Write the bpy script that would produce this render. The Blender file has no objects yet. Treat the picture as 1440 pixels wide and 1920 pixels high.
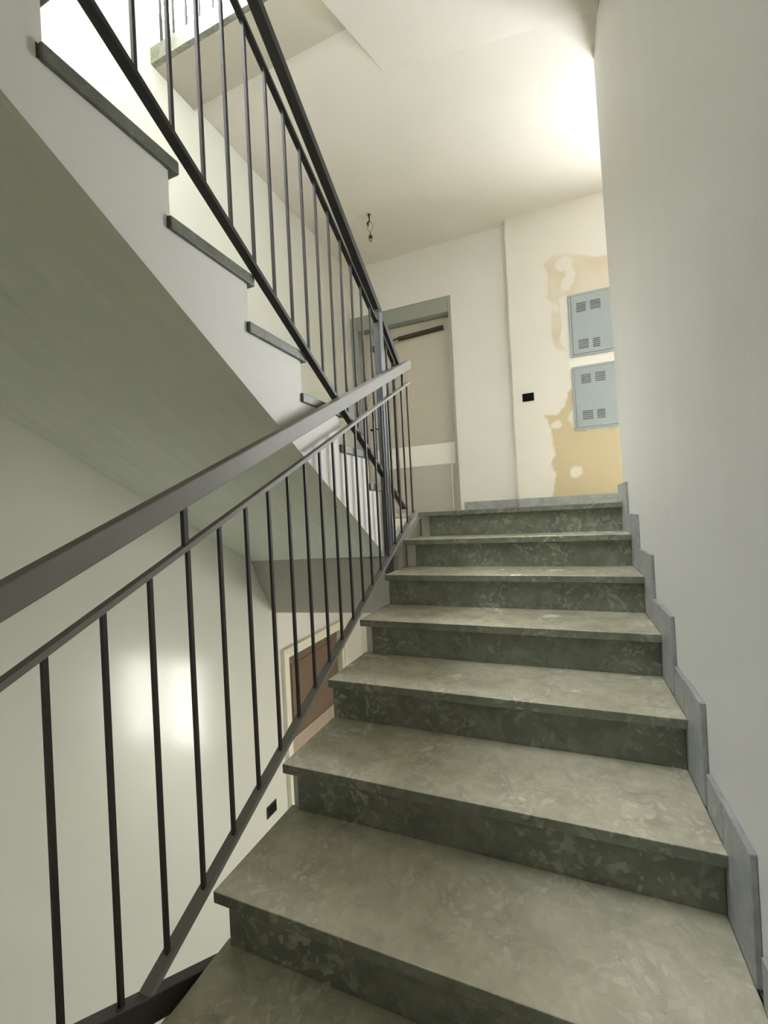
import bpy, bmesh, math, random
from mathutils import Vector, Matrix, noise

random.seed(7)
scene = bpy.context.scene
col = scene.collection

# ------------------------------------------------------------------ camera
F_PX, YAW, PITCH, ROLL = 817.69, 0.39141, 0.0061, -0.05102
cam_data = bpy.data.cameras.new('camera')
cam = bpy.data.objects.new('camera', cam_data)
col.objects.link(cam)
cam_data.sensor_fit = 'VERTICAL'
cam_data.sensor_height = 24.0
cam_data.lens = F_PX / 1920.0 * 24.0
cam_data.clip_start = 0.01
fwd = Vector((-math.sin(YAW) * math.cos(PITCH), math.cos(YAW) * math.cos(PITCH), math.sin(PITCH)))
rgt = Vector((math.cos(YAW), math.sin(YAW), 0))
up = rgt.cross(fwd)
r2 = rgt * math.cos(ROLL) + up * math.sin(ROLL)
u2 = -rgt * math.sin(ROLL) + up * math.cos(ROLL)
m = Matrix((r2, u2, -fwd)).transposed().to_4x4()
m.translation = Vector((0.94504, -2.90697, -0.00465))
cam.matrix_world = m
scene.camera = cam

# ------------------------------------------------------------------ world, view
world = bpy.data.worlds.new('world')
scene.world = world
world.use_nodes = True
world.node_tree.nodes['Background'].inputs[0].default_value = (0.80, 0.87, 1.0, 1)
world.node_tree.nodes['Background'].inputs[1].default_value = 0.3
vs = scene.view_settings
vs.view_transform = 'Standard'
vs.look = 'None'
vs.exposure = 1.9
vs.gamma = 1.0
vs.use_curve_mapping = False
scene.cycles.max_bounces = 20
scene.cycles.diffuse_bounces = 16

# strengths of the daylight in each window, the added one included (glass panes that glow with the sky behind them)
SKY_TOP, SKY_LANDING, SKY_ENTRANCE = 10.8, 14.5, 7.2


# ------------------------------------------------------------------ helpers
def new_bm():
    return bmesh.new()


def add_box(bm, x0, x1, y0, y1, z0, z1):
    vv = [bm.verts.new(p) for p in ((x0, y0, z0), (x1, y0, z0), (x1, y1, z0), (x0, y1, z0),
                                    (x0, y0, z1), (x1, y0, z1), (x1, y1, z1), (x0, y1, z1))]
    for f in ((0, 3, 2, 1), (4, 5, 6, 7), (0, 1, 5, 4), (1, 2, 6, 5), (2, 3, 7, 6), (3, 0, 4, 7)):
        bm.faces.new([vv[i] for i in f])
    return vv


def add_bar(bm, a, b, w, h, side=Vector((1, 0, 0))):
    """rectangular bar from a to b: w along `side`, h across"""
    a, b = Vector(a), Vector(b)
    d = (b - a).normalized()
    s = (side - d * side.dot(d)).normalized()
    t = d.cross(s)
    ring = [s * w / 2 + t * h / 2, -s * w / 2 + t * h / 2, -s * w / 2 - t * h / 2, s * w / 2 - t * h / 2]
    va = [bm.verts.new(a + r) for r in ring]
    vb = [bm.verts.new(b + r) for r in ring]
    for i in range(4):
        j = (i + 1) % 4
        bm.faces.new((va[i], va[j], vb[j], vb[i]))
    bm.faces.new(va[::-1])
    bm.faces.new(vb)


def add_rail(bm, a, b, x0, x1, h, plumb=True):
    """sloping flat bar in a YZ plane with plumb-cut ends; a, b = (y, z) of its top edge"""
    (ya, za), (yb, zb) = a, b
    pr = [(ya, za - h), (yb, zb - h), (yb, zb), (ya, za)]
    add_prism(bm, pr, x0, x1)


def add_prism(bm, prof, x0, x1, prof2=None):
    prof2 = prof2 or prof
    va = [bm.verts.new((x0, y, z)) for y, z in prof]
    vb = [bm.verts.new((x1, y, z)) for y, z in prof2]
    n = len(prof)
    for i in range(n):
        j = (i + 1) % n
        bm.faces.new((va[i], va[j], vb[j], vb[i]))
    bm.faces.new(va[::-1])
    bm.faces.new(vb)


def add_tube(bm, pts, r, seg=8, cap=True):
    pts = [Vector(p) for p in pts]
    rad = r if isinstance(r, (list, tuple)) else [r] * len(pts)
    rings = []
    for i, p in enumerate(pts):
        d = (pts[min(i + 1, len(pts) - 1)] - pts[max(i - 1, 0)]).normalized()
        ref = Vector((1, 0, 0)) if abs(d.x) < 0.9 else Vector((0, 1, 0))
        s = d.cross(ref).normalized()
        t = d.cross(s)
        rings.append([bm.verts.new(p + (s * math.cos(2 * math.pi * k / seg) + t * math.sin(2 * math.pi * k / seg)) * rad[i])
                      for k in range(seg)])
    for a, b in zip(rings, rings[1:]):
        for k in range(seg):
            bm.faces.new((a[k], a[(k + 1) % seg], b[(k + 1) % seg], b[k]))
    if cap:
        bm.faces.new(rings[0][::-1])
        bm.faces.new(rings[-1])


def obj(name, bm, mat, parent=None, bevel=0.0, smooth=False, seg=2):
    bmesh.ops.recalc_face_normals(bm, faces=bm.faces)
    me = bpy.data.meshes.new(name)
    bm.to_mesh(me)
    bm.free()
    if mat:
        me.materials.append(mat)
    if smooth:
        for p in me.polygons:
            p.use_smooth = True
    o = bpy.data.objects.new(name, me)
    col.objects.link(o)
    if parent:
        o.parent = parent
        o.matrix_parent_inverse = Matrix.Translation(-Vector(parent.location))
    if bevel:
        b = o.modifiers.new('bevel', 'BEVEL')
        b.width = bevel
        b.segments = seg
        b.limit_method = 'ANGLE'
    return o


def box(name, x0, x1, y0, y1, z0, z1, mat, parent=None, bevel=0.0):
    bm = new_bm()
    add_box(bm, x0, x1, y0, y1, z0, z1)
    return obj(name, bm, mat, parent, bevel)


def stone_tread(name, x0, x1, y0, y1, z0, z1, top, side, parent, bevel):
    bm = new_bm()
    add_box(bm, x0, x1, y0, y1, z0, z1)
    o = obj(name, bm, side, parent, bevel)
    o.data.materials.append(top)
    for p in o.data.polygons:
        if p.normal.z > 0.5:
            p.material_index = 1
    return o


def thing(name, label, cat, loc=(0, 0, 0), group=None):
    o = bpy.data.objects.new(name, None)
    o.empty_display_size = 0.1
    col.objects.link(o)
    o.location = loc
    o['label'] = label
    o['category'] = cat
    if group:
        o['group'] = group
    return o


def setting(name, loc=(0, 0, 0)):
    o = bpy.data.objects.new(name, None)
    o.empty_display_size = 0.1
    col.objects.link(o)
    o.location = loc
    o['kind'] = 'structure'
    return o


def struct(o):
    o['kind'] = 'structure'
    return o


# ------------------------------------------------------------------ materials
def srgb(r, g, b):
    f = lambda c: (c / 255 / 12.92) if c / 255 <= 0.04045 else ((c / 255 + 0.055) / 1.055) ** 2.4
    return (f(r), f(g), f(b), 1)


def base_mat(name, colour, rough=0.6, metal=0.0, spec=0.5):
    mt = bpy.data.materials.new(name)
    mt.use_nodes = True
    b = mt.node_tree.nodes['Principled BSDF']
    b.inputs['Base Color'].default_value = colour
    b.inputs['Roughness'].default_value = rough
    b.inputs['Metallic'].default_value = metal
    b.inputs['Specular IOR Level'].default_value = spec
    return mt, mt.node_tree, b


def plaster(name, colour, rough=0.75, mottle=0.05, bump=0.02, spec=0.3):
    mt, nt, b = base_mat(name, colour, rough, 0, spec)
    N, L = nt.nodes, nt.links
    tc = N.new('ShaderNodeTexCoord')
    n1 = N.new('ShaderNodeTexNoise')
    n1.inputs['Scale'].default_value = 1.7
    n1.inputs['Detail'].default_value = 3
    L.new(tc.outputs['Object'], n1.inputs['Vector'])
    mx = N.new('ShaderNodeMix')
    mx.data_type = 'RGBA'
    mx.inputs[6].default_value = tuple(c * (1 - mottle) for c in colour[:3]) + (1,)
    mx.inputs[7].default_value = tuple(min(1, c * (1 + mottle)) for c in colour[:3]) + (1,)
    L.new(n1.outputs['Fac'], mx.inputs[0])
    L.new(mx.outputs[2], b.inputs['Base Color'])
    n2 = N.new('ShaderNodeTexNoise')
    n2.inputs['Scale'].default_value = 60
    n2.inputs['Detail'].default_value = 4
    L.new(tc.outputs['Object'], n2.inputs['Vector'])
    n3 = N.new('ShaderNodeTexNoise')
    n3.inputs['Scale'].default_value = 5
    L.new(tc.outputs['Object'], n3.inputs['Vector'])
    ad = N.new('ShaderNodeMath')
    ad.operation = 'MULTIPLY_ADD'
    L.new(n3.outputs['Fac'], ad.inputs[0])
    ad.inputs[1].default_value = 3.0
    L.new(n2.outputs['Fac'], ad.inputs[2])
    bp = N.new('ShaderNodeBump')
    bp.inputs['Strength'].default_value = 0.25
    bp.inputs['Distance'].default_value = bump * 0.1
    L.new(ad.outputs[0], bp.inputs['Height'])
    L.new(bp.outputs['Normal'], b.inputs['Normal'])
    return mt


def stone(name, dark, mid, light, rough=0.35, fleck=0.5, dust=0.0):
    """grey-green serpentine with pale angular flecks"""
    mt, nt, b = base_mat(name, mid, rough, 0, 0.5)
    N, L = nt.nodes, nt.links
    tc = N.new('ShaderNodeTexCoord')
    warp = N.new('ShaderNodeTexNoise')
    warp.inputs['Scale'].default_value = 9
    warp.inputs['Detail'].default_value = 3
    L.new(tc.outputs['Object'], warp.inputs['Vector'])
    sc_ = N.new('ShaderNodeVectorMath')
    sc_.operation = 'SCALE'
    sc_.inputs['Scale'].default_value = 0.12
    L.new(warp.outputs['Color'], sc_.inputs[0])
    addv = N.new('ShaderNodeVectorMath')
    L.new(tc.outputs['Object'], addv.inputs[0])
    L.new(sc_.outputs[0], addv.inputs[1])
    n1 = N.new('ShaderNodeTexNoise')
    n1.inputs['Scale'].default_value = 12
    n1.inputs['Detail'].default_value = 6
    n1.inputs['Roughness'].default_value = 0.65
    L.new(addv.outputs[0], n1.inputs['Vector'])
    r1 = N.new('ShaderNodeValToRGB')
    r1.color_ramp.elements[0].position = 0.35
    r1.color_ramp.elements[0].color = dark
    r1.color_ramp.elements[1].position = 0.66
    r1.color_ramp.elements[1].color = mid
    L.new(n1.outputs['Fac'], r1.inputs[0])
    v = N.new('ShaderNodeTexVoronoi')
    v.inputs['Scale'].default_value = 62
    v.inputs['Randomness'].default_value = 1
    L.new(addv.outputs[0], v.inputs['Vector'])
    sep = N.new('ShaderNodeSeparateColor')
    L.new(v.outputs['Color'], sep.inputs[0])
    r2_ = N.new('ShaderNodeValToRGB')
    r2_.color_ramp.elements[0].position = 0.66
    r2_.color_ramp.elements[0].color = (0, 0, 0, 1)
    r2_.color_ramp.elements[1].position = 0.98
    r2_.color_ramp.elements[1].color = (1, 1, 1, 1)
    L.new(sep.outputs[0], r2_.inputs[0])
    n2 = N.new('ShaderNodeTexNoise')
    n2.inputs['Scale'].default_value = 5
    n2.inputs['Detail'].default_value = 5
    L.new(addv.outputs[0], n2.inputs['Vector'])
    r3 = N.new('ShaderNodeValToRGB')
    r3.color_ramp.elements[0].position = 0.36
    r3.color_ramp.elements[1].position = 0.68
    L.new(n2.outputs['Fac'], r3.inputs[0])
    mul = N.new('ShaderNodeMath')
    mul.operation = 'MULTIPLY'
    L.new(r2_.outputs[0], mul.inputs[0])
    L.new(r3.outputs[0], mul.inputs[1])
    mul2 = N.new('ShaderNodeMath')
    mul2.operation = 'MULTIPLY'
    mul2.inputs[1].default_value = fleck
    L.new(mul.outputs[0], mul2.inputs[0])
    mx = N.new('ShaderNodeMix')
    mx.data_type = 'RGBA'
    mx.inputs[7].default_value = light
    L.new(mul2.outputs[0], mx.inputs[0])
    L.new(r1.outputs[0], mx.inputs[6])
    L.new(mx.outputs[2], b.inputs['Base Color'])
    rr = N.new('ShaderNodeMapRange')
    rr.inputs[3].default_value = rough - 0.08
    rr.inputs[4].default_value = rough + 0.14
    L.new(n2.outputs['Fac'], rr.inputs[0])
    L.new(rr.outputs[0], b.inputs['Roughness'])
    bp = N.new('ShaderNodeBump')
    bp.inputs['Strength'].default_value = 0.12
    bp.inputs['Distance'].default_value = 0.003
    L.new(n1.outputs['Fac'], bp.inputs['Height'])
    L.new(bp.outputs['Normal'], b.inputs['Normal'])
    return mt


def metal_paint(name, colour, rough=0.4, var=0.15):
    mt, nt, b = base_mat(name, colour, rough, 0.0, 0.5)
    N, L = nt.nodes, nt.links
    tc = N.new('ShaderNodeTexCoord')
    n = N.new('ShaderNodeTexNoise')
    n.inputs['Scale'].default_value = 14
    n.inputs['Detail'].default_value = 4
    L.new(tc.outputs['Object'], n.inputs['Vector'])
    mx = N.new('ShaderNodeMix')
    mx.data_type = 'RGBA'
    mx.inputs[6].default_value = tuple(c * (1 - var) for c in colour[:3]) + (1,)
    mx.inputs[7].default_value = tuple(min(1, c * (1 + var)) for c in colour[:3]) + (1,)
    L.new(n.outputs['Fac'], mx.inputs[0])
    L.new(mx.outputs[2], b.inputs['Base Color'])
    return mt


def glow(name, colour, strength):
    mt = bpy.data.materials.new(name)
    mt.use_nodes = True
    nt = mt.node_tree
    b = nt.nodes['Principled BSDF']
    b.inputs['Base Color'].default_value = (0.8, 0.8, 0.8, 1)
    b.inputs['Emission Color'].default_value = colour
    b.inputs['Emission Strength'].default_value = strength
    return mt


M_WALL = plaster('warm_white_plaster', srgb(228, 226, 221))
M_WALL_R = plaster('cool_white_plaster', srgb(224, 224, 223), 0.5, 0.05, 0.03)
for nd in M_WALL_R.node_tree.nodes:
    if nd.type == 'TEX_NOISE' and nd.inputs['Scale'].default_value < 2:
        mp = M_WALL_R.node_tree.nodes.new('ShaderNodeMapping')
        mp.inputs['Scale'].default_value = (3.2, 3.2, 0.35)
        lk = nd.inputs['Vector'].links[0]
        M_WALL_R.node_tree.links.new(lk.from_socket, mp.inputs['Vector'])
        M_WALL_R.node_tree.links.new(mp.outputs['Vector'], nd.inputs['Vector'])
        break
M_WALL_L = plaster('satin_green_white_paint', srgb(220, 221, 213), 0.17, 0.03, 0.006, 0.38)
M_LOW_BOUNCE = plaster('low_bounce_grey', srgb(138, 134, 126))  # dark grey on unseen walls, chosen to cut bounced light
M_SOFFIT = plaster('shade_tinted_soffit_paint', srgb(224, 228, 214))  # white paint with the greenish cast of its shade mixed in
M_CEIL = plaster('ceiling_paint', srgb(223, 219, 211))
M_SOFFIT_T = plaster('dull_cream_soffit_paint', srgb(205, 202, 193))
M_BEAM = plaster('shade_grey_plaster', srgb(186, 182, 170))  # grey base carries the shade on the upper beam's underside
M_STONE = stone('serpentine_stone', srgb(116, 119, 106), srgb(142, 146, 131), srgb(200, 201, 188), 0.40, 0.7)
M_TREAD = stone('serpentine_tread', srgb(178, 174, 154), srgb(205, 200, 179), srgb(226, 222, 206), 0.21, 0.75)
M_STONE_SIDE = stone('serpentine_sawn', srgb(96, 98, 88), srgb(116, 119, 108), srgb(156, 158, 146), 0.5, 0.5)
M_SKIRT = stone('pale_blue_grey_stone', srgb(146, 150, 150), srgb(170, 174, 174), srgb(200, 202, 198), 0.45, 0.5)
M_IRON = metal_paint('dark_brown_iron', srgb(56, 50, 44), 0.55)
M_IRON_U = metal_paint('black_iron', srgb(40, 37, 34), 0.6)
M_RAIL = metal_paint('grey_iron_handrail', srgb(130, 127, 120), 0.6, 0.08)
M_POST = metal_paint('blue_grey_post', srgb(92, 95, 100), 0.35, 0.08)
M_FRAME = metal_paint('grey_green_steel', srgb(152, 156, 147), 0.45, 0.04)
M_LEAF = metal_paint('beige_door_paint', srgb(194, 187, 173), 0.4, 0.03)
M_LEAF_W = metal_paint('white_light_patch_and_strip', srgb(240, 238, 230), 0.4, 0.02)  # white of the painted light patch and of the edge strip
M_LEAF_G = metal_paint('grey_door_panel', srgb(190, 187, 178), 0.35, 0.03)
M_CAB = metal_paint('pale_grey_steel', srgb(164, 174, 176), 0.4, 0.03)
M_BLACK = base_mat('black_plastic', srgb(14, 14, 15), 0.7, 0, 0.15)[0]
M_VENT = base_mat('dark_vent_slot', srgb(104, 110, 108), 0.6)[0]
M_WOOD = metal_paint('brown_wood_door', srgb(116, 95, 78), 0.35, 0.2)
M_WOOD_P = metal_paint('pale_pink_brown_panel', srgb(176, 160, 142), 0.4, 0.1)
M_WHITE = plaster('white_gloss_frame', srgb(232, 230, 214), 0.4)
M_WIRE = base_mat('grey_wire', srgb(150, 144, 128), 0.5)[0]
M_DARK = base_mat('dark_bakelite', srgb(60, 54, 42), 0.6, 0, 0.25)[0]
M_PANE_TOP = glow('sky_glass_upper', (0.93, 0.97, 1.0, 1), SKY_TOP)
M_PANE_LAND = glow('sky_glass_landing', (0.935, 0.965, 1.0, 1), SKY_LANDING)
M_PANE_ENT = glow('sky_glass_entrance', (1.0, 1.0, 0.92, 1), SKY_ENTRANCE)
M_PANE_DIM = base_mat('frosted_leaf', srgb(214, 220, 228), 0.3)[0]

# ------------------------------------------------------------------ dimensions
H, G = 0.17, 0.33138          # riser, going of the near flight
W = 1.263                     # clear width to the skirting
XR = 1.276                    # face of the right-hand wall
XL = -1.34                    # face of the left-hand wall
XU = -0.085                   # well side of the left flights
YB = -4.3                     # wall behind the camera
YF, YFP = 1.85, 1.77          # far landing wall, its protruding right part
ZC = 2.93                     # landing ceiling
ZLOW, ZTOP = -3.40, 6.0
XE = 3.3                      # right end of the landings


# ------------------------------------------------------------------ structure
# right wall: its free end stands slightly out of plumb, as in the photograph
bm = new_bm()
ends = [(ZLOW, -0.30), (0.0, 0.02), (3.12, 0.385)]
prof_r = [(YB, ZLOW)] + [(y, z) for z, y in ends] + [(YB, 3.12)]
add_prism(bm, prof_r, XR, XR + 0.3)
struct(obj('wall_right', bm, M_WALL_R))
struct(box('wall_upper_right', XR, XR + 0.3, YB, 0.385, 3.12, ZTOP, M_LOW_BOUNCE))  # unseen upper part, kept grey to cut bounce onto the left wall
# return of the right wall behind the landing
struct(box('wall_landing_side', XR + 0.3, XE, -0.4, 0.0, ZLOW, ZTOP, M_LOW_BOUNCE))
struct(box('wall_back', XL - 0.3, XR + 0.3, YB - 0.2, YB, ZLOW, ZTOP, M_WALL))

# left wall: stair part down to the lower landing, with the window above
bm = new_bm()
WY0, WY1, WZ0, WZ1 = -0.90, 0.95, 3.34, 5.20
VY0, VY1, VZ0 = -3.40, -1.06, 3.55
add_box(bm, XL - 0.3, XL, YB, 0.155, ZLOW, -0.3)
add_box(bm, XL - 0.3, XL, YB, YF + 0.3, -0.3, WZ0)
add_box(bm, XL - 0.3, XL, YB, VY0, WZ0, WZ1)
add_box(bm, XL - 0.3, XL, VY0, VY1, WZ0, VZ0)
add_box(bm, XL - 0.3, XL, VY1, WY0, WZ0, WZ1)
add_box(bm, XL - 0.3, XL, WY1, YF + 0.3, WZ0, WZ1)
add_box(bm, XL - 0.3, XL, YB, YF + 0.3, WZ1, ZTOP)
struct(obj('wall_left', bm, M_WALL_L))
XD = -1.40
bm = new_bm()
add_box(bm, XD - 0.24, XD, 0.155, 0.27, ZLOW, -0.3)
add_box(bm, XD - 0.24, XD, 1.40, YF + 0.3, ZLOW, -0.3)
add_box(bm, XD - 0.24, XD, 0.27, 1.40, -1.16, -0.3)
struct(obj('wall_lower_left', bm, M_WALL))

# far wall (door opening in it), upper and lower storey continue the same plane
DX0, DX1, DZ = -1.33, -0.10, 2.375
bm = new_bm()
add_box(bm, XL, DX0, YF, YF + 0.3, -0.5, DZ)
FX0, FX1, FZ0, FZ1 = 1.66, 2.76, 0.80, 1.92
add_box(bm, DX1, FX0, YF, YF + 0.3, -0.5, DZ)
add_box(bm, FX0, FX1, YF, YF + 0.3, -0.5, FZ0)
add_box(bm, FX0, FX1, YF, YF + 0.3, FZ1, DZ)
add_box(bm, FX1, XE, YF, YF + 0.3, -0.5, DZ)
add_box(bm, XL, XE, YF, YF + 0.3, DZ, ZTOP)
struct(obj('wall_far', bm, M_WALL))
bm = new_bm()
EX0, EX1, EZ1 = 1.40, 3.05, -2.0
add_box(bm, XD, EX0, YF, YF + 0.3, ZLOW, -0.5)
add_box(bm, EX1, XE, YF, YF + 0.3, ZLOW, -0.5)
add_box(bm, EX0, EX1, YF, YF + 0.3, EZ1, -0.5)
struct(obj('wall_lower_far', bm, M_WALL))

# protruding part of the far wall: unfinished, with bare yellow plaster patches
P1 = [(0.884, 2.421), (0.955, 2.489), (1.177, 2.442), (1.338, 2.369), (1.75, 2.36), (1.75, 2.03), (1.092, 2.038), (1.007, 2.044),
      (0.994, 1.932), (1.015, 1.813), (0.993, 1.645), (1.039, 1.508), (0.941, 1.541), (0.917, 1.719), (0.919, 1.892),
      (0.951, 2.0), (0.895, 2.085), (0.906, 2.314)]
P2 = [(0.809, 0.925), (0.929, 0.895), (1.0, 0.971), (1.019, 1.097), (1.074, 1.145), (1.072, 0.719), (1.8, 0.711), (1.8, -0.1),
      (0.832, -0.1), (0.84, 0.052), (0.888, 0.323), (0.852, 0.413), (0.897, 0.509), (0.867, 0.729), (0.852, 0.833)]
BLOT = [(1.062, 2.367, .075, .07), (1.12, 2.24, .045, .09), (1.075, 2.16, .045, .07), (0.918, 0.80, .05, .04), (1.064, 0.84, .025, .08),
        (1.072, 0.321, .05, .045), (1.117, 0.355, .014, .014), (0.965, 1.96, .02, .06)]


def inside(P, x, z):
    c = False
    n = len(P)
    for i in range(n):
        (x1, z1), (x2, z2) = P[i], P[i - 1]
        if (z1 > z) != (z2 > z) and x < (x2 - x1) * (z - z1) / (z2 - z1) + x1:
            c = not c
    return c


XP0, XPE = 0.52, 1.64
nx, nz = 90, 196
bm = new_bm()
grid = []
for j in range(nz + 1):
    z = 0.0 + (ZC + 0.05) * j / nz
    grid.append([bm.verts.new((XP0 + (XPE - XP0) * i / nx, YFP, z)) for i in range(nx + 1)])
for j in range(nz):
    for i in range(nx):
        bm.faces.new((grid[j][i], grid[j][i + 1], grid[j + 1][i + 1], grid[j + 1][i]))
a, b = grid[0], grid[-1]
add_box(bm, XP0, XPE, YFP + 0.001, YF, 0, ZC + 0.05)
wf = obj('wall_far_pier', bm, None)
wf.data.materials.append(plaster('patched_plaster', srgb(233, 228, 219), 0.75))
struct(wf)
att = wf.data.attributes.new('patch', 'FLOAT', 'POINT')
att2 = wf.data.attributes.new('fresh', 'FLOAT', 'POINT')
for v in wf.data.vertices:
    x, y, z = v.co
    q = Vector((x * 9, 3, z * 9))
    dx = noise.noise(q) * 0.018 + noise.noise(q * 3.1) * 0.009
    dz = noise.noise(q + Vector((7, 1, 2))) * 0.018 + noise.noise(q * 3.1 + Vector((3, 5, 1))) * 0.009
    s = 0
    for ox, oz in ((0, 0), (.006, 0), (-.006, 0), (0, .006), (0, -.006)):
        xx, zz = x + dx + ox, z + dz + oz
        k = inside(P1, xx, zz) or inside(P2, xx, zz)
        if k and any(((xx - bx) / rx) ** 2 + ((zz - bz) / rz) ** 2 < 1 for bx, bz, rx, rz in BLOT):
            k = 0.15
        s += float(k)
    s /= 5
    if z > 1.4:
        s *= 0.5 + 0.35 * noise.noise(Vector((x * 5, 0, z * 5)))
    att.data[v.index].value = max(0, min(1, s)) if y < YFP + 0.0005 else 0
    att2.data[v.index].value = 1.0 if (1.337 < z < 1.437 and x > 1.06) else 0.0
mt = wf.data.materials[0]
nt = mt.node_tree
bs = nt.nodes['Principled BSDF']
src = bs.inputs['Base Color'].links[0].from_socket
an = nt.nodes.new('ShaderNodeAttribute')
an.attribute_name = 'patch'
mx = nt.nodes.new('ShaderNodeMix')
mx.data_type = 'RGBA'
mx.inputs[7].default_value = srgb(208, 192, 158)
nt.links.new(an.outputs['Fac'], mx.inputs[0])
nt.links.new(src, mx.inputs[6])
an2 = nt.nodes.new('ShaderNodeAttribute')
an2.attribute_name = 'fresh'
mx2 = nt.nodes.new('ShaderNodeMix')
mx2.data_type = 'RGBA'
mx2.inputs[7].default_value = srgb(250, 248, 238)
nt.links.new(an2.outputs['Fac'], mx2.inputs[0])
nt.links.new(mx.outputs[2], mx2.inputs[6])
nt.links.new(mx2.outputs[2], bs.inputs['Base Color'])

# right end of the landings
bm = new_bm()
add_box(bm, XE, XE + 0.25, 0.0, YF + 0.3, ZLOW, ZTOP)
struct(obj('wall_landing_end', bm, M_LOW_BOUNCE))


def window(name, axis, plane, a0, a1, z0, z1, pane_mat, mull, mw=0.05):
    """framed window; axis 'x': glass lies in a YZ plane, 'y': in an XZ plane"""
    w = setting(name, ((plane, (a0 + a1) / 2, z0) if axis == 'x' else ((a0 + a1) / 2, plane, z0)))
    t = 0.05

    def bx(nm, p0, p1, q0, q1, r0, r1, mat):
        if axis == 'x':
            return box(nm, p0, p1, q0, q1, r0, r1, mat, w, 0.004)
        return box(nm, q0, q1, p0, p1, r0, r1, mat, w, 0.004)
    bx('window_frame', plane - t / 2, plane + t / 2, a0, a1, z0, z0 + t, M_WHITE)
    bx('window_frame', plane - t / 2, plane + t / 2, a0, a1, z1 - t, z1, M_WHITE)
    n = mull + 1
    for i in range(n + 1):
        c = a0 + t / 2 + (a1 - a0 - t) * i / n
        hw = mw / 2 if 0 < i < n else t / 2
        bx('window_frame', plane - t / 2, plane + t / 2, c - hw, c + hw, z0 + t, z1 - t, M_WHITE)
    for i in range(n):
        c0 = a0 + t + (a1 - a0 - t) * i / n
        c1 = a0 + (a1 - a0 - t) * (i + 1) / n
        bx('pane', plane - 0.006, plane + 0.006, c0, c1, z0 + t, z1 - t, pane_mat)
    return w


window('window_1', 'x', XL - 0.16, WY0, WY1, WZ0, WZ1, M_PANE_TOP, 3)
window('added_window', 'x', XL - 0.16, VY0, VY1, VZ0, WZ1, M_PANE_TOP, 3)  # unseen window, added out of view to light treads and right wall
window('window_2', 'y', YF + 0.24, FX0, FX1, FZ0, FZ1, M_PANE_LAND, 1)
window('window_3', 'y', YF + 0.12, EX0, EX1, ZLOW + 0.02, EZ1, M_PANE_ENT, 1, 0.34)

# landing slab: stone floor, ceiling below, front beam under the left flight
bm = new_bm()
beamL = [(-0.154, -0.314), (-0.05, -0.53), (0.10, -0.775)]
beamR = [(-0.41, -0.262), (-0.44, -0.446), (-0.455, -0.60)]
NB = 16
cols_ = []
for i in range(NB + 1):
    t = i / NB
    pr = [(0.05, -0.04)] + [(p[0] + (q[0] - p[0]) * t, p[1] + (q[1] - p[1]) * t) for p, q in zip(beamL, beamR)]
    zb = pr[-1][1]
    pr += [(0.5, zb), (0.5, -0.04)]
    cols_.append([bm.verts.new((XL + (0.0 - XL) * t, y, z)) for y, z in pr])
for c0, c1 in zip(cols_, cols_[1:]):
    for j in range(len(c0)):
        k = (j + 1) % len(c0)
        bm.faces.new((c0[j], c0[k], c1[k], c1[j]))
bm.faces.new(cols_[0])
bm.faces.new(cols_[-1][::-1])
struct(obj('trim_landing_beam', bm, M_BEAM))
struct(box('ceiling_lower', XL - 0.1, XE, 0.35, YF, -0.45, -0.03, M_CEIL))
struct(box('floor_landing', XL, XE, 0.30, YF + 0.3, -0.035, 0.0, M_TREAD))
struct(box('floor_lower', XL - 0.1, XE, -0.6, YF, ZLOW - 0.1, ZLOW, M_TREAD))
struct(box('floor_half_landing', XL, XR, YB, -2.66, -1.73, -1.53, M_TREAD))

# landing ceiling and the top storey
bm = new_bm()
add_box(bm, XL, -0.012, -0.53, YF, ZC + 0.035, ZC + 0.12)
lo = [bm.verts.new((x, y, ZC + 0.035)) for x, y in ((-0.012, -0.183), (XR, 0.022), (XE, 0.022), (XE, YF), (-0.012, YF))]
hi = [bm.verts.new((v.co.x, v.co.y, ZC + 0.12)) for v in lo]
bm.faces.new(lo[::-1])
bm.faces.new(hi)
for i in range(5):
    bm.faces.new((lo[i], lo[(i + 1) % 5], hi[(i + 1) % 5], hi[i]))
struct(obj('ceiling', bm, M_CEIL))
bm = new_bm()
add_box(bm, XL, -0.02, -0.838, -0.525, ZC, ZC + 0.06)
struct(obj('trim_upper_beam', bm, M_BEAM))
bm = new_bm()
add_box(bm, XL, -0.02, -0.870, -0.839, ZC + 0.004, ZC + 0.105)
add_box(bm, XL, -0.02, -0.839, -0.50, ZC + 0.061, ZC + 0.105)
struct(obj('trim_upper_edge', bm, M_STONE, None))
struct(box('ceiling_top', XL - 0.3, XE + 0.2, YB - 0.2, YF + 0.3, ZTOP, ZTOP + 0.15, M_CEIL))

# stone skirting of the landing
base = setting('baseboard_far', (0.2, YF, 0))
box('skirting_piece', DX1 + 0.045, XP0, YF - 0.02, YF, 0, 0.088, M_SKIRT, base, 0.003)
box('skirting_piece', XP0, XPE, YFP - 0.02, YFP, 0, 0.088, M_SKIRT, base, 0.003)
box('skirting_piece', XPE, XE, YF - 0.02, YF, 0, 0.088, M_SKIRT, base, 0.003)


# ------------------------------------------------------------------ near flight
stairs = thing('staircase', 'near flight of grey-green stone steps climbing to the landing beside the white right wall', 'staircase',
               (0.6, -1.3, -1.53))
NOSE, TT = 0.032, 0.032
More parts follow.
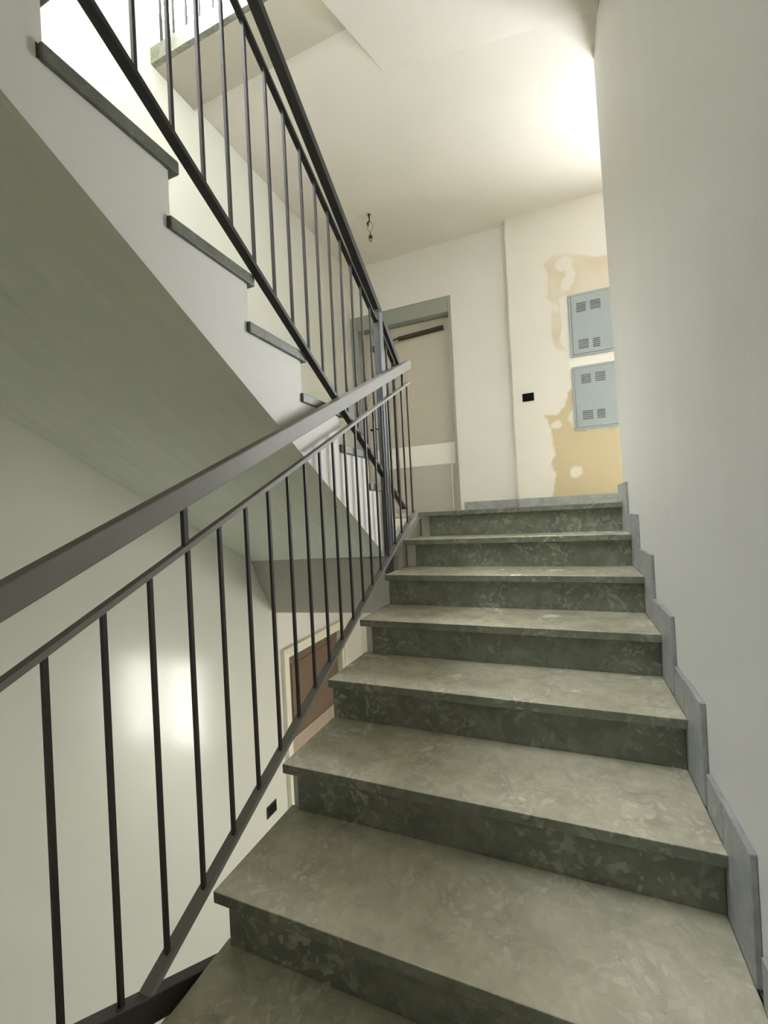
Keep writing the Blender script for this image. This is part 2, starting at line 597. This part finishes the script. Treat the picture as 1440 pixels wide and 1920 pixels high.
# plaster body of the flight, stepped on top, sloping below
prof = []
for i in range(9, 0, -1):                      # from the bottom up
    yr = -(i - 1) * G + NOSE + 0.02
    prof.append((yr if i < 9 else yr, -i * H - TT))
    prof.append((yr, -(i - 1) * H - TT))
prof += [(0.345, -TT), (0.345, -0.30), (0.10, -0.34), (-8 * G - 0.2, -1.53 - 0.22), (-8 * G + NOSE + 0.02, -1.53 - 0.22)]
bm = new_bm()
add_prism(bm, prof, 0.006, XR - 0.003)
obj('plaster_body', bm, M_WALL, stairs)
R0 = [0.070, 0.072, 0.012, 0.045, 0.004, 0.036, 0.02, 0.03, 0.03]      # left end of each riser slab
for i in range(9):
    y0, z0 = -i * G, -i * H
    yb = (y0 + G + NOSE + 0.018) if i else 0.30
    jx = random.uniform(-0.003, 0.003)
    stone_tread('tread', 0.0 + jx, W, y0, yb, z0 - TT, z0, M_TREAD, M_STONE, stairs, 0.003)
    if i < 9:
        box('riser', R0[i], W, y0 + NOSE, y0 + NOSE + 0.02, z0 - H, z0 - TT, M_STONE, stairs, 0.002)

skirt = setting('baseboard_right', (W, -1.3, -0.8))
for i in range(9):
    yn, zn = -i * G, -i * H
    dz = 0.11 + random.uniform(-0.006, 0.006)
    yf = yn - 0.165 + 0.006 * max(0, i - 2) + random.uniform(-0.006, 0.006)
    box('skirting_piece', W - 0.001, XR, yf, yn + 0.03, zn - H, zn + dz, M_SKIRT, skirt, 0.003)
    if i:
        box('skirting_piece', W - 0.001, XR, yn + 0.032, yn + G - 0.175, zn, zn + dz - 0.003, M_SKIRT, skirt, 0.003)
    else:
        box('skirting_piece', W - 0.001, XR, 0.032, 0.19, 0, dz, M_SKIRT, skirt, 0.003)


# ------------------------------------------------------------------ left flights (they climb towards the camera)
def left_flight(label, dz, ytop0):
    st = thing('staircase', label, 'staircase', (-0.7, -1.2, dz))
    GY, RZ, Y0, Z0 = 0.3345, 0.181, -1.915, 1.085
    ks = list(range(-3, 6))                    # nosings, k = -3 is the top one

    def nose(k):
        return Y0 + GY * k, Z0 - RZ * k
    top = []
    for k in range(5, -4, -1):                 # from the landing up
        y, z = nose(k)
        top.append((y - 0.045, z - RZ - (0.038 if k < 5 else -0.0)))
        top.append((y - 0.045, z - 0.04))
    yl, zl = nose(-3)
    top.append((yl - 0.4, zl - 0.04))
    # underside: straight on each side, slightly twisted between them
    ur = [(-0.41, -0.262), (-2.9, -0.233 - 0.597 * (-2.9 + 0.444)), (yl - 0.4, 1.45)]
    sl = (0.535 + 0.314) / (-1.764 + 0.154)
    ul = [(-0.154, -0.314), (-2.9, -0.314 + sl * (-2.9 + 0.154)), (yl - 0.4, 1.45)]
    pr = [(-0.05, -0.20)] + [(y, z) for y, z in top] + ur[::-1]
    pl = [(-0.05, -0.20)] + [(y, z) for y, z in top] + ul[::-1]
    pr = [(y, z + dz) for y, z in pr]
    pl = [(y, z + dz) for y, z in pl]
    n = len(pr)
    bm = new_bm()
    va = [bm.verts.new((XU, y, z)) for y, z in pr]
    bm.faces.new(va)
    vb = [bm.verts.new((XL + 0.002, y, z)) for y, z in pl]
    nt_ = len(top)
    for i in range(nt_ + 0):
        bm.faces.new((va[i], va[i + 1], vb[i + 1], vb[i]))
    obj('plaster_body', bm, M_WALL, st)
    bm = new_bm()                              # painted underside
    m_ = 12
    rows = []
    for (pa, pb) in ((ul[0], ur[0]), (ul[1], ur[1]), (ul[2], ur[2])):
        rows.append([bm.verts.new((XL + 0.002 + (XU - XL - 0.002) * i / m_, pa[0] + (pb[0] - pa[0]) * i / m_, pa[1] + (pb[1] - pa[1]) * i / m_ + dz))
                     for i in range(m_ + 1)])
    for r0, r1 in zip(rows, rows[1:]):
        for i in range(m_):
            bm.faces.new((r0[i], r0[i + 1], r1[i + 1], r1[i]))
    obj('soffit', bm, M_SOFFIT, st, smooth=False)
    for k in ks:
        y, z = nose(k)
        jx = random.uniform(-0.002, 0.002)
        box('tread', XL + 0.002, XU + 0.012 + jx, y - GY - 0.04, y, z - 0.04 + dz, z + dz, M_STONE_SIDE, st, 0.004)
        box('riser', XL + 0.002, XU - 0.002, y - 0.045, y - 0.03, z - RZ + dz, z - 0.04 + dz, M_WALL, st)
    return st


left_flight('white left flight with thin grey treads above its sloping grey-green underside', 0.0, 1)
left_flight('lowest flight below the grey handrail, descending from the half landing at the lower left', -3.40, 1)

# flight above the near one: only its underside is seen
top_flight = thing('staircase', 'flight overhead at the upper right, only its smooth cream underside in view', 'staircase', (0.6, -1.5, 1.5))
bm = new_bm()
s_ = 0.522
prof = lambda ye: [(ye, ZC + 0.0), (ye, ZC + 0.10), (-2.75, 1.72), (-2.75, ZC - s_ * (2.75 + ye))]
add_prism(bm, prof(-0.185), -0.01, XR - 0.003, prof(0.02))
obj('soffit', bm, M_SOFFIT_T, top_flight)
for i in range(9):
    y, z = -0.36 - i * 0.31, 3.10 - i * H
    box('tread', -0.01, XR - 0.003, y, y + 0.33, z - 0.03, z, M_TREAD, top_flight)
    box('riser', -0.01, XR - 0.003, y + 0.03, y + 0.05, z - H, z - 0.03, M_STONE, top_flight)
struct(box('floor_upper_half_landing', XL, XR, YB, -2.70, 1.42, 1.58, M_CEIL))

# ------------------------------------------------------------------ railings
BAL = 0.0105


def lerp(a, b, y):
    return a[1] + (b[1] - a[1]) * (y - a[0]) / (b[0] - a[0])


near = thing('stair_railing', 'iron railing with wide grey handrail rising along the near stone steps', 'railing', (-0.03, -1.2, -0.6))
x0 = -0.03
h0, h1 = (-2.95, -0.095 - 0.478 * 0.519), (0.045, 1.089)
m0, m1 = (-2.95, -0.273 - 0.487 * 0.512), (0.036, 0.932)
b0, b1 = (-2.215, -1.1256), (0.012, 0.014)
bm = new_bm()
add_rail(bm, h0, h1, x0 - 0.022, x0 + 0.022, 0.066)
obj('handrail', bm, M_RAIL, near, 0.004)
bm = new_bm()
add_rail(bm, m0, m1, x0 - 0.0125, x0 + 0.0125, 0.016)
obj('middle_rail', bm, M_RAIL, near)
bm = new_bm()
add_rail(bm, b0, b1, x0 - 0.017, x0 + 0.017, 0.018)
obj('bottom_rail', bm, M_RAIL, near)
d0, d1 = (-2.316, -1.036), (-2.16, -1.125)         # top line of the lower handrail
for k in range(21):
    y = -2.488 + 0.1237 * k
    top = lerp(m0, m1, y) - 0.014
    bot = lerp(b0, b1, y) - 0.012 if y > -2.17 else lerp(d0, d1, y) - 0.02
    bm = new_bm()
    yy = min(y, 0.003)
    add_box(bm, x0 - BAL / 2, x0 + BAL / 2, yy - BAL / 2, yy + BAL / 2, bot, top)
    obj('baluster', bm, M_IRON, near)
for y in (-2.0, -0.10):
    bm = new_bm()
    add_box(bm, x0 - 0.007, x0 + 0.007, y - 0.007, y + 0.007, lerp(m0, m1, y) - 0.004, lerp(h0, h1, y) - 0.05)
    obj('spacer', bm, M_IRON, near)

upper = thing('stair_railing', 'dark iron railing with square newel post on the white left flight', 'railing', (-0.065, -1.2, 0.6))
x1 = -0.065
uh0, uh1 = (-2.6, 2.025 + 0.678 * 1.112), (-0.403, 1.289)
um0, um1 = (-2.6, 1.884 + 0.5805 * 0.972), (-0.42, 1.183)
ub0, ub1 = (-2.6, 1.290 + 0.5893 * 0.415), (-0.10, 0.045)
bm = new_bm()
add_rail(bm, uh0, uh1, x1 - 0.022, x1 + 0.022, 0.056)
add_rail(bm, uh1, (-0.105, 1.06), x1 - 0.0218, x1 + 0.0218, 0.056)
obj('handrail', bm, M_IRON_U, upper, 0.003)
bm = new_bm()
add_rail(bm, um0, um1, x1 - 0.0125, x1 + 0.0125, 0.016)
obj('middle_rail', bm, M_IRON_U, upper)
bm = new_bm()
add_rail(bm, um1, (-0.12, 0.985), x1 - 0.0125, x1 + 0.0125, 0.016)
obj('middle_rail', bm, M_IRON_U, upper)
bm = new_bm()
add_rail(bm, ub0, ub1, x1 - 0.016, x1 + 0.016, 0.020)
obj('bottom_rail', bm, M_IRON_U, upper)
for k in range(-3, 17):
    y = -2.06 + 0.1180 * k
    if abs(y + 0.40) < 0.05:
        continue
    last = k == 16
    w_ = 0.009 if last else BAL / 2
    z1 = lerp(um0, um1, y) - 0.012 if y < -0.43 else lerp(um1, (-0.12, 0.985), y) - 0.006
    bm = new_bm()
    add_box(bm, x1 - w_, x1 + w_, y - w_, y + w_, lerp(ub0, ub1, y) - 0.014, z1)
    obj('baluster', bm, M_IRON_U, upper)
bm = new_bm()
add_box(bm, x1 - 0.022, x1 + 0.022, -0.435, -0.375, -0.385, 1.262)
obj('newel_post', bm, M_POST, upper, 0.003)

lower = thing('stair_railing', 'dark handrail of the lowest flight crossing at the bottom left corner', 'railing', (-0.045, -2.0, -1.6))
bm = new_bm()
s_d = -0.572
dd = lambda y: -1.125 + s_d * (y + 2.16)
add_rail(bm, (-2.62, dd(-2.62)), (-1.75, dd(-1.75)), -0.052, -0.009, 0.066)
obj('handrail', bm, M_IRON, lower, 0.004)
bm = new_bm()
add_rail(bm, (-2.62, dd(-2.62) - 0.75), (-1.75, dd(-1.75) - 0.75), -0.060, -0.032, 0.018)
obj('bottom_rail', bm, M_IRON, lower)
for k in range(7):
    y = -2.58 + 0.1237 * k
    bm = new_bm()
    add_box(bm, -0.053, -0.039, y - 0.007, y + 0.007, dd(y) - 0.76, dd(y) - 0.06)
    obj('baluster', bm, M_IRON, lower)

topr = thing('stair_railing', 'thin bars of the landing balustrade before the bright window at the top edge', 'railing', (-0.6, -0.84, ZC + 0.1))
bm = new_bm()
add_box(bm, XL + 0.01, -0.04, -0.856, -0.826, 4.0, 4.03)
obj('handrail', bm, M_IRON_U, topr)
for k in range(12):
    x = -1.27 + 0.105 * k
    bm = new_bm()
    add_box(bm, x - 0.006, x + 0.006, -0.847, -0.835, ZC + 0.105, 4.0)
    obj('baluster', bm, M_IRON_U, topr)

# ------------------------------------------------------------------ doors
d = setting('door_1', (-0.7, YF + 0.05, 0))
bm = new_bm()
add_box(bm, DX0, DX0 + 0.10, YF - 0.012, YF + 0.20, 0, DZ)
add_box(bm, DX1 - 0.03, DX1 + 0.0, YF - 0.012, YF + 0.20, 0, DZ)
add_box(bm, DX0 + 0.10, DX1 - 0.03, YF - 0.012, YF + 0.16, DZ - 0.175, DZ)
obj('door_frame', bm, M_FRAME, d, 0.004)
yl_ = YF + 0.10
lx0, lx1 = DX0 + 0.105, DX1 - 0.033
box('door_leaf', lx0, lx1, yl_, yl_ + 0.045, 0.001, 2.195, M_LEAF, d, 0.003)
box('door_light_patch', lx0 + 0.10, lx1 - 0.002, yl_ - 0.006, yl_, 0.535, 0.775, M_LEAF_W, d)  # pale light patch on the door, put in as a white panel
box('lower_panel', lx0 + 0.10, lx1 - 0.002, yl_ - 0.006, yl_, 0.02, 0.53, M_LEAF_G, d)  # grey panel laid over the leaf below the light patch
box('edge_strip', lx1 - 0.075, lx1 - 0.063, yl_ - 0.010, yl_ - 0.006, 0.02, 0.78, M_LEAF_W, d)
o = box('door_closer', lx0 + 0.11, lx0 + 0.36, yl_ - 0.05, yl_, 1.96, 2.02, M_DARK, d, 0.006)
bm = new_bm()
add_bar(bm, (-0.76, yl_ - 0.02, 2.05), (-0.215, yl_ - 0.02, 2.075), 0.03, 0.045, Vector((0, 1, 0)))
obj('closer_rail', bm, M_DARK, d, 0.003)
bm = new_bm()
add_bar(bm, (-1.0, yl_ - 0.055, 2.0), (-0.74, yl_ - 0.035, 2.055), 0.012, 0.018, Vector((0, 1, 0)))
obj('closer_arm', bm, M_DARK, d)
bm = new_bm()
add_tube(bm, [(lx0 + 0.07, yl_, 1.02), (lx0 + 0.07, yl_ - 0.05, 1.02), (lx0 + 0.19, yl_ - 0.05, 1.02)], 0.010)
obj('door_handle', bm, M_BLACK, d)

d2 = setting('door_2', (XD, 0.8, ZLOW))
bm = new_bm()
y0, y1, zt = 0.275, 1.395, -1.165
add_box(bm, XD - 0.10, XD + 0.02, y0, y0 + 0.07, ZLOW, zt)
add_box(bm, XD - 0.10, XD + 0.02, y1 - 0.07, y1, ZLOW, zt)
add_box(bm, XD - 0.10, XD + 0.02, y0 + 0.07, y1 - 0.07, zt - 0.07, zt)
obj('door_frame', bm, M_WHITE, d2, 0.006)
bm = new_bm()
add_box(bm, XD - 0.08, XD + 0.035, y0 - 0.02, y0 + 0.025, ZLOW, zt + 0.02)
add_box(bm, XD - 0.08, XD + 0.035, y1 - 0.025, y1 + 0.02, ZLOW, zt + 0.02)
add_box(bm, XD - 0.08, XD + 0.035, y0 + 0.025, y1 - 0.025, zt - 0.025, zt + 0.02)
obj('architrave', bm, M_WHITE, d2, 0.006)
box('door_leaf', XD - 0.08, XD - 0.04, y0 + 0.07, y1 - 0.07, ZLOW + 0.01, zt - 0.07, M_WOOD, d2, 0.003)
box('door_panel', XD - 0.04, XD - 0.032, y0 + 0.17, y1 - 0.17, -1.93, zt - 0.17, M_WOOD, d2, 0.003)
box('door_panel', XD - 0.04, XD - 0.032, y0 + 0.10, y1 - 0.10, ZLOW + 0.1, -2.0, M_WOOD_P, d2, 0.003)


# ------------------------------------------------------------------ meter cupboards on the landing wall
def cupboard(label, z0, z1, vents, grp):
    c = thing('meter_cupboard', label, 'cupboard', (1.3, YFP, z0), grp)
    xa, xb = 1.080, 1.60
    bm = new_bm()
    f = 0.022
    add_box(bm, xa, xb, YFP - 0.022, YFP, z0, z0 + f)
    add_box(bm, xa, xb, YFP - 0.022, YFP, z1 - f, z1)
    add_box(bm, xa, xa + f, YFP - 0.022, YFP, z0 + f, z1 - f)
    add_box(bm, xb - f, xb, YFP - 0.022, YFP, z0 + f, z1 - f)
    obj('frame', bm, M_CAB, c, 0.003)
    dr = box('door', xa + f + 0.002, xb - f - 0.002, YFP - 0.026, YFP - 0.004, z0 + f + 0.002, z1 - f - 0.002, M_CAB, c, 0.002)
    for vx, vz, vw in vents:
        bm = new_bm()
        for k in range(5):
            add_box(bm, vx, vx + vw, YFP - 0.0285, YFP - 0.0255, vz - 0.010 - k * 0.0185, vz - k * 0.0185)
        for k in range(3):
            pass
        v = obj('vent', bm, M_VENT, dr)
    bm = new_bm()
    add_tube(bm, [(xa + 0.27, YFP - 0.026, z1 - 0.05), (xa + 0.27, YFP - 0.033, z1 - 0.05)], 0.008, 10)
    obj('lock', bm, M_CAB, c)
    return c


cupboard('upper pale grey steel meter cupboard on the patched landing wall', 1.434, 2.042,
         [(1.151, 1.945, 0.083), (1.274, 1.948, 0.088), (1.455, 1.940, 0.085), (1.153, 1.588, 0.09), (1.28, 1.583, 0.062), (1.46, 1.58, 0.08)],
         'meter cupboards')
cupboard('lower pale grey steel meter cupboard below a white gap on the landing wall', 0.720, 1.338,
         [(1.160, 1.250, 0.086), (1.283, 1.253, 0.088), (1.457, 1.243, 0.085), (1.157, 0.90, 0.093), (1.284, 0.898, 0.07), (1.46, 0.895, 0.08)],
         'meter cupboards')

# black flush box
fb = thing('switch_box', 'small black switch box set in the cream wall left of the grey cupboards', 'switch box', (0.664, YFP, 1.113))
bm = new_bm()
add_box(bm, 0.608, 0.720, YFP - 0.008, YFP, 1.072, 1.154)
obj('rim', bm, M_BLACK, fb, 0.010, seg=3)
bm = new_bm()
for k in range(3):
    add_box(bm, 0.622 + k * 0.0285, 0.6485 + k * 0.0285, YFP - 0.0100, YFP - 0.007, 1.088, 1.138)
obj('module', bm, M_BLACK, fb, 0.002)

# socket box on the lower left wall
jb = thing('socket_box', 'small dark open socket box low on the left wall beside the railing foot', 'socket box', (XL, -0.05, -2.31))
bm = new_bm()
add_box(bm, XL, XL + 0.006, -0.112, 0.012, -2.362, -2.27)
obj('rim', bm, M_DARK, jb, 0.002)
bm = new_bm()
add_box(bm, XL + 0.004, XL + 0.0075, -0.100, 0.000, -2.352, -2.28)
obj('cavity', bm, M_BLACK, jb)

# bare wires and lamp holder hanging from the ceiling
cx, cy, cz = -0.69, 1.06, ZC + 0.035
lamp = thing('ceiling_wire', 'bare wires with a dark lamp holder hanging from the landing ceiling', 'lamp', (cx, cy, cz))
bm = new_bm()
add_tube(bm, [(cx, cy, cz), (cx, cy, cz - 0.02), (cx, cy, cz - 0.06), (cx - 0.004, cy, cz - 0.075)], [0.014, 0.008, 0.006, 0.010])
add_tube(bm, [(cx - 0.012, cy, cz - 0.068), (cx - 0.018, cy, cz - 0.085), (cx - 0.012, cy, cz - 0.115)], [0.008, 0.012, 0.004])
obj('hook', bm, M_DARK, lamp, smooth=True)
bm = new_bm()
for s in (-1, 1):
    pts = []
    for t in range(13):
        u = t / 12
        pts.append((cx + 0.004 + s * 0.026 * math.sin(math.pi * min(1, u * 1.35)) ** 1.2 * (1 if u < 0.74 else 0) + s * 0.004, cy, cz - 0.07 - 0.145 * u))
    add_tube(bm, pts, 0.0035, 6)
obj('wire', bm, M_WIRE, lamp, smooth=True)
bm = new_bm()
add_tube(bm, [(cx + .004, cy, cz - .205), (cx + .004, cy, cz - .214), (cx + .004, cy, cz - .240), (cx + .004, cy, cz - .250)],
         [0.008, 0.018, 0.020, 0.017], 14)
obj('lamp_holder', bm, M_DARK, lamp, smooth=True)
bm = new_bm()
add_tube(bm, [(cx + .004, cy, cz - .250), (cx + .004, cy, cz - .265)], [0.019, 0.017], 14)
obj('holder_ring', bm, M_WIRE, lamp, smooth=True)
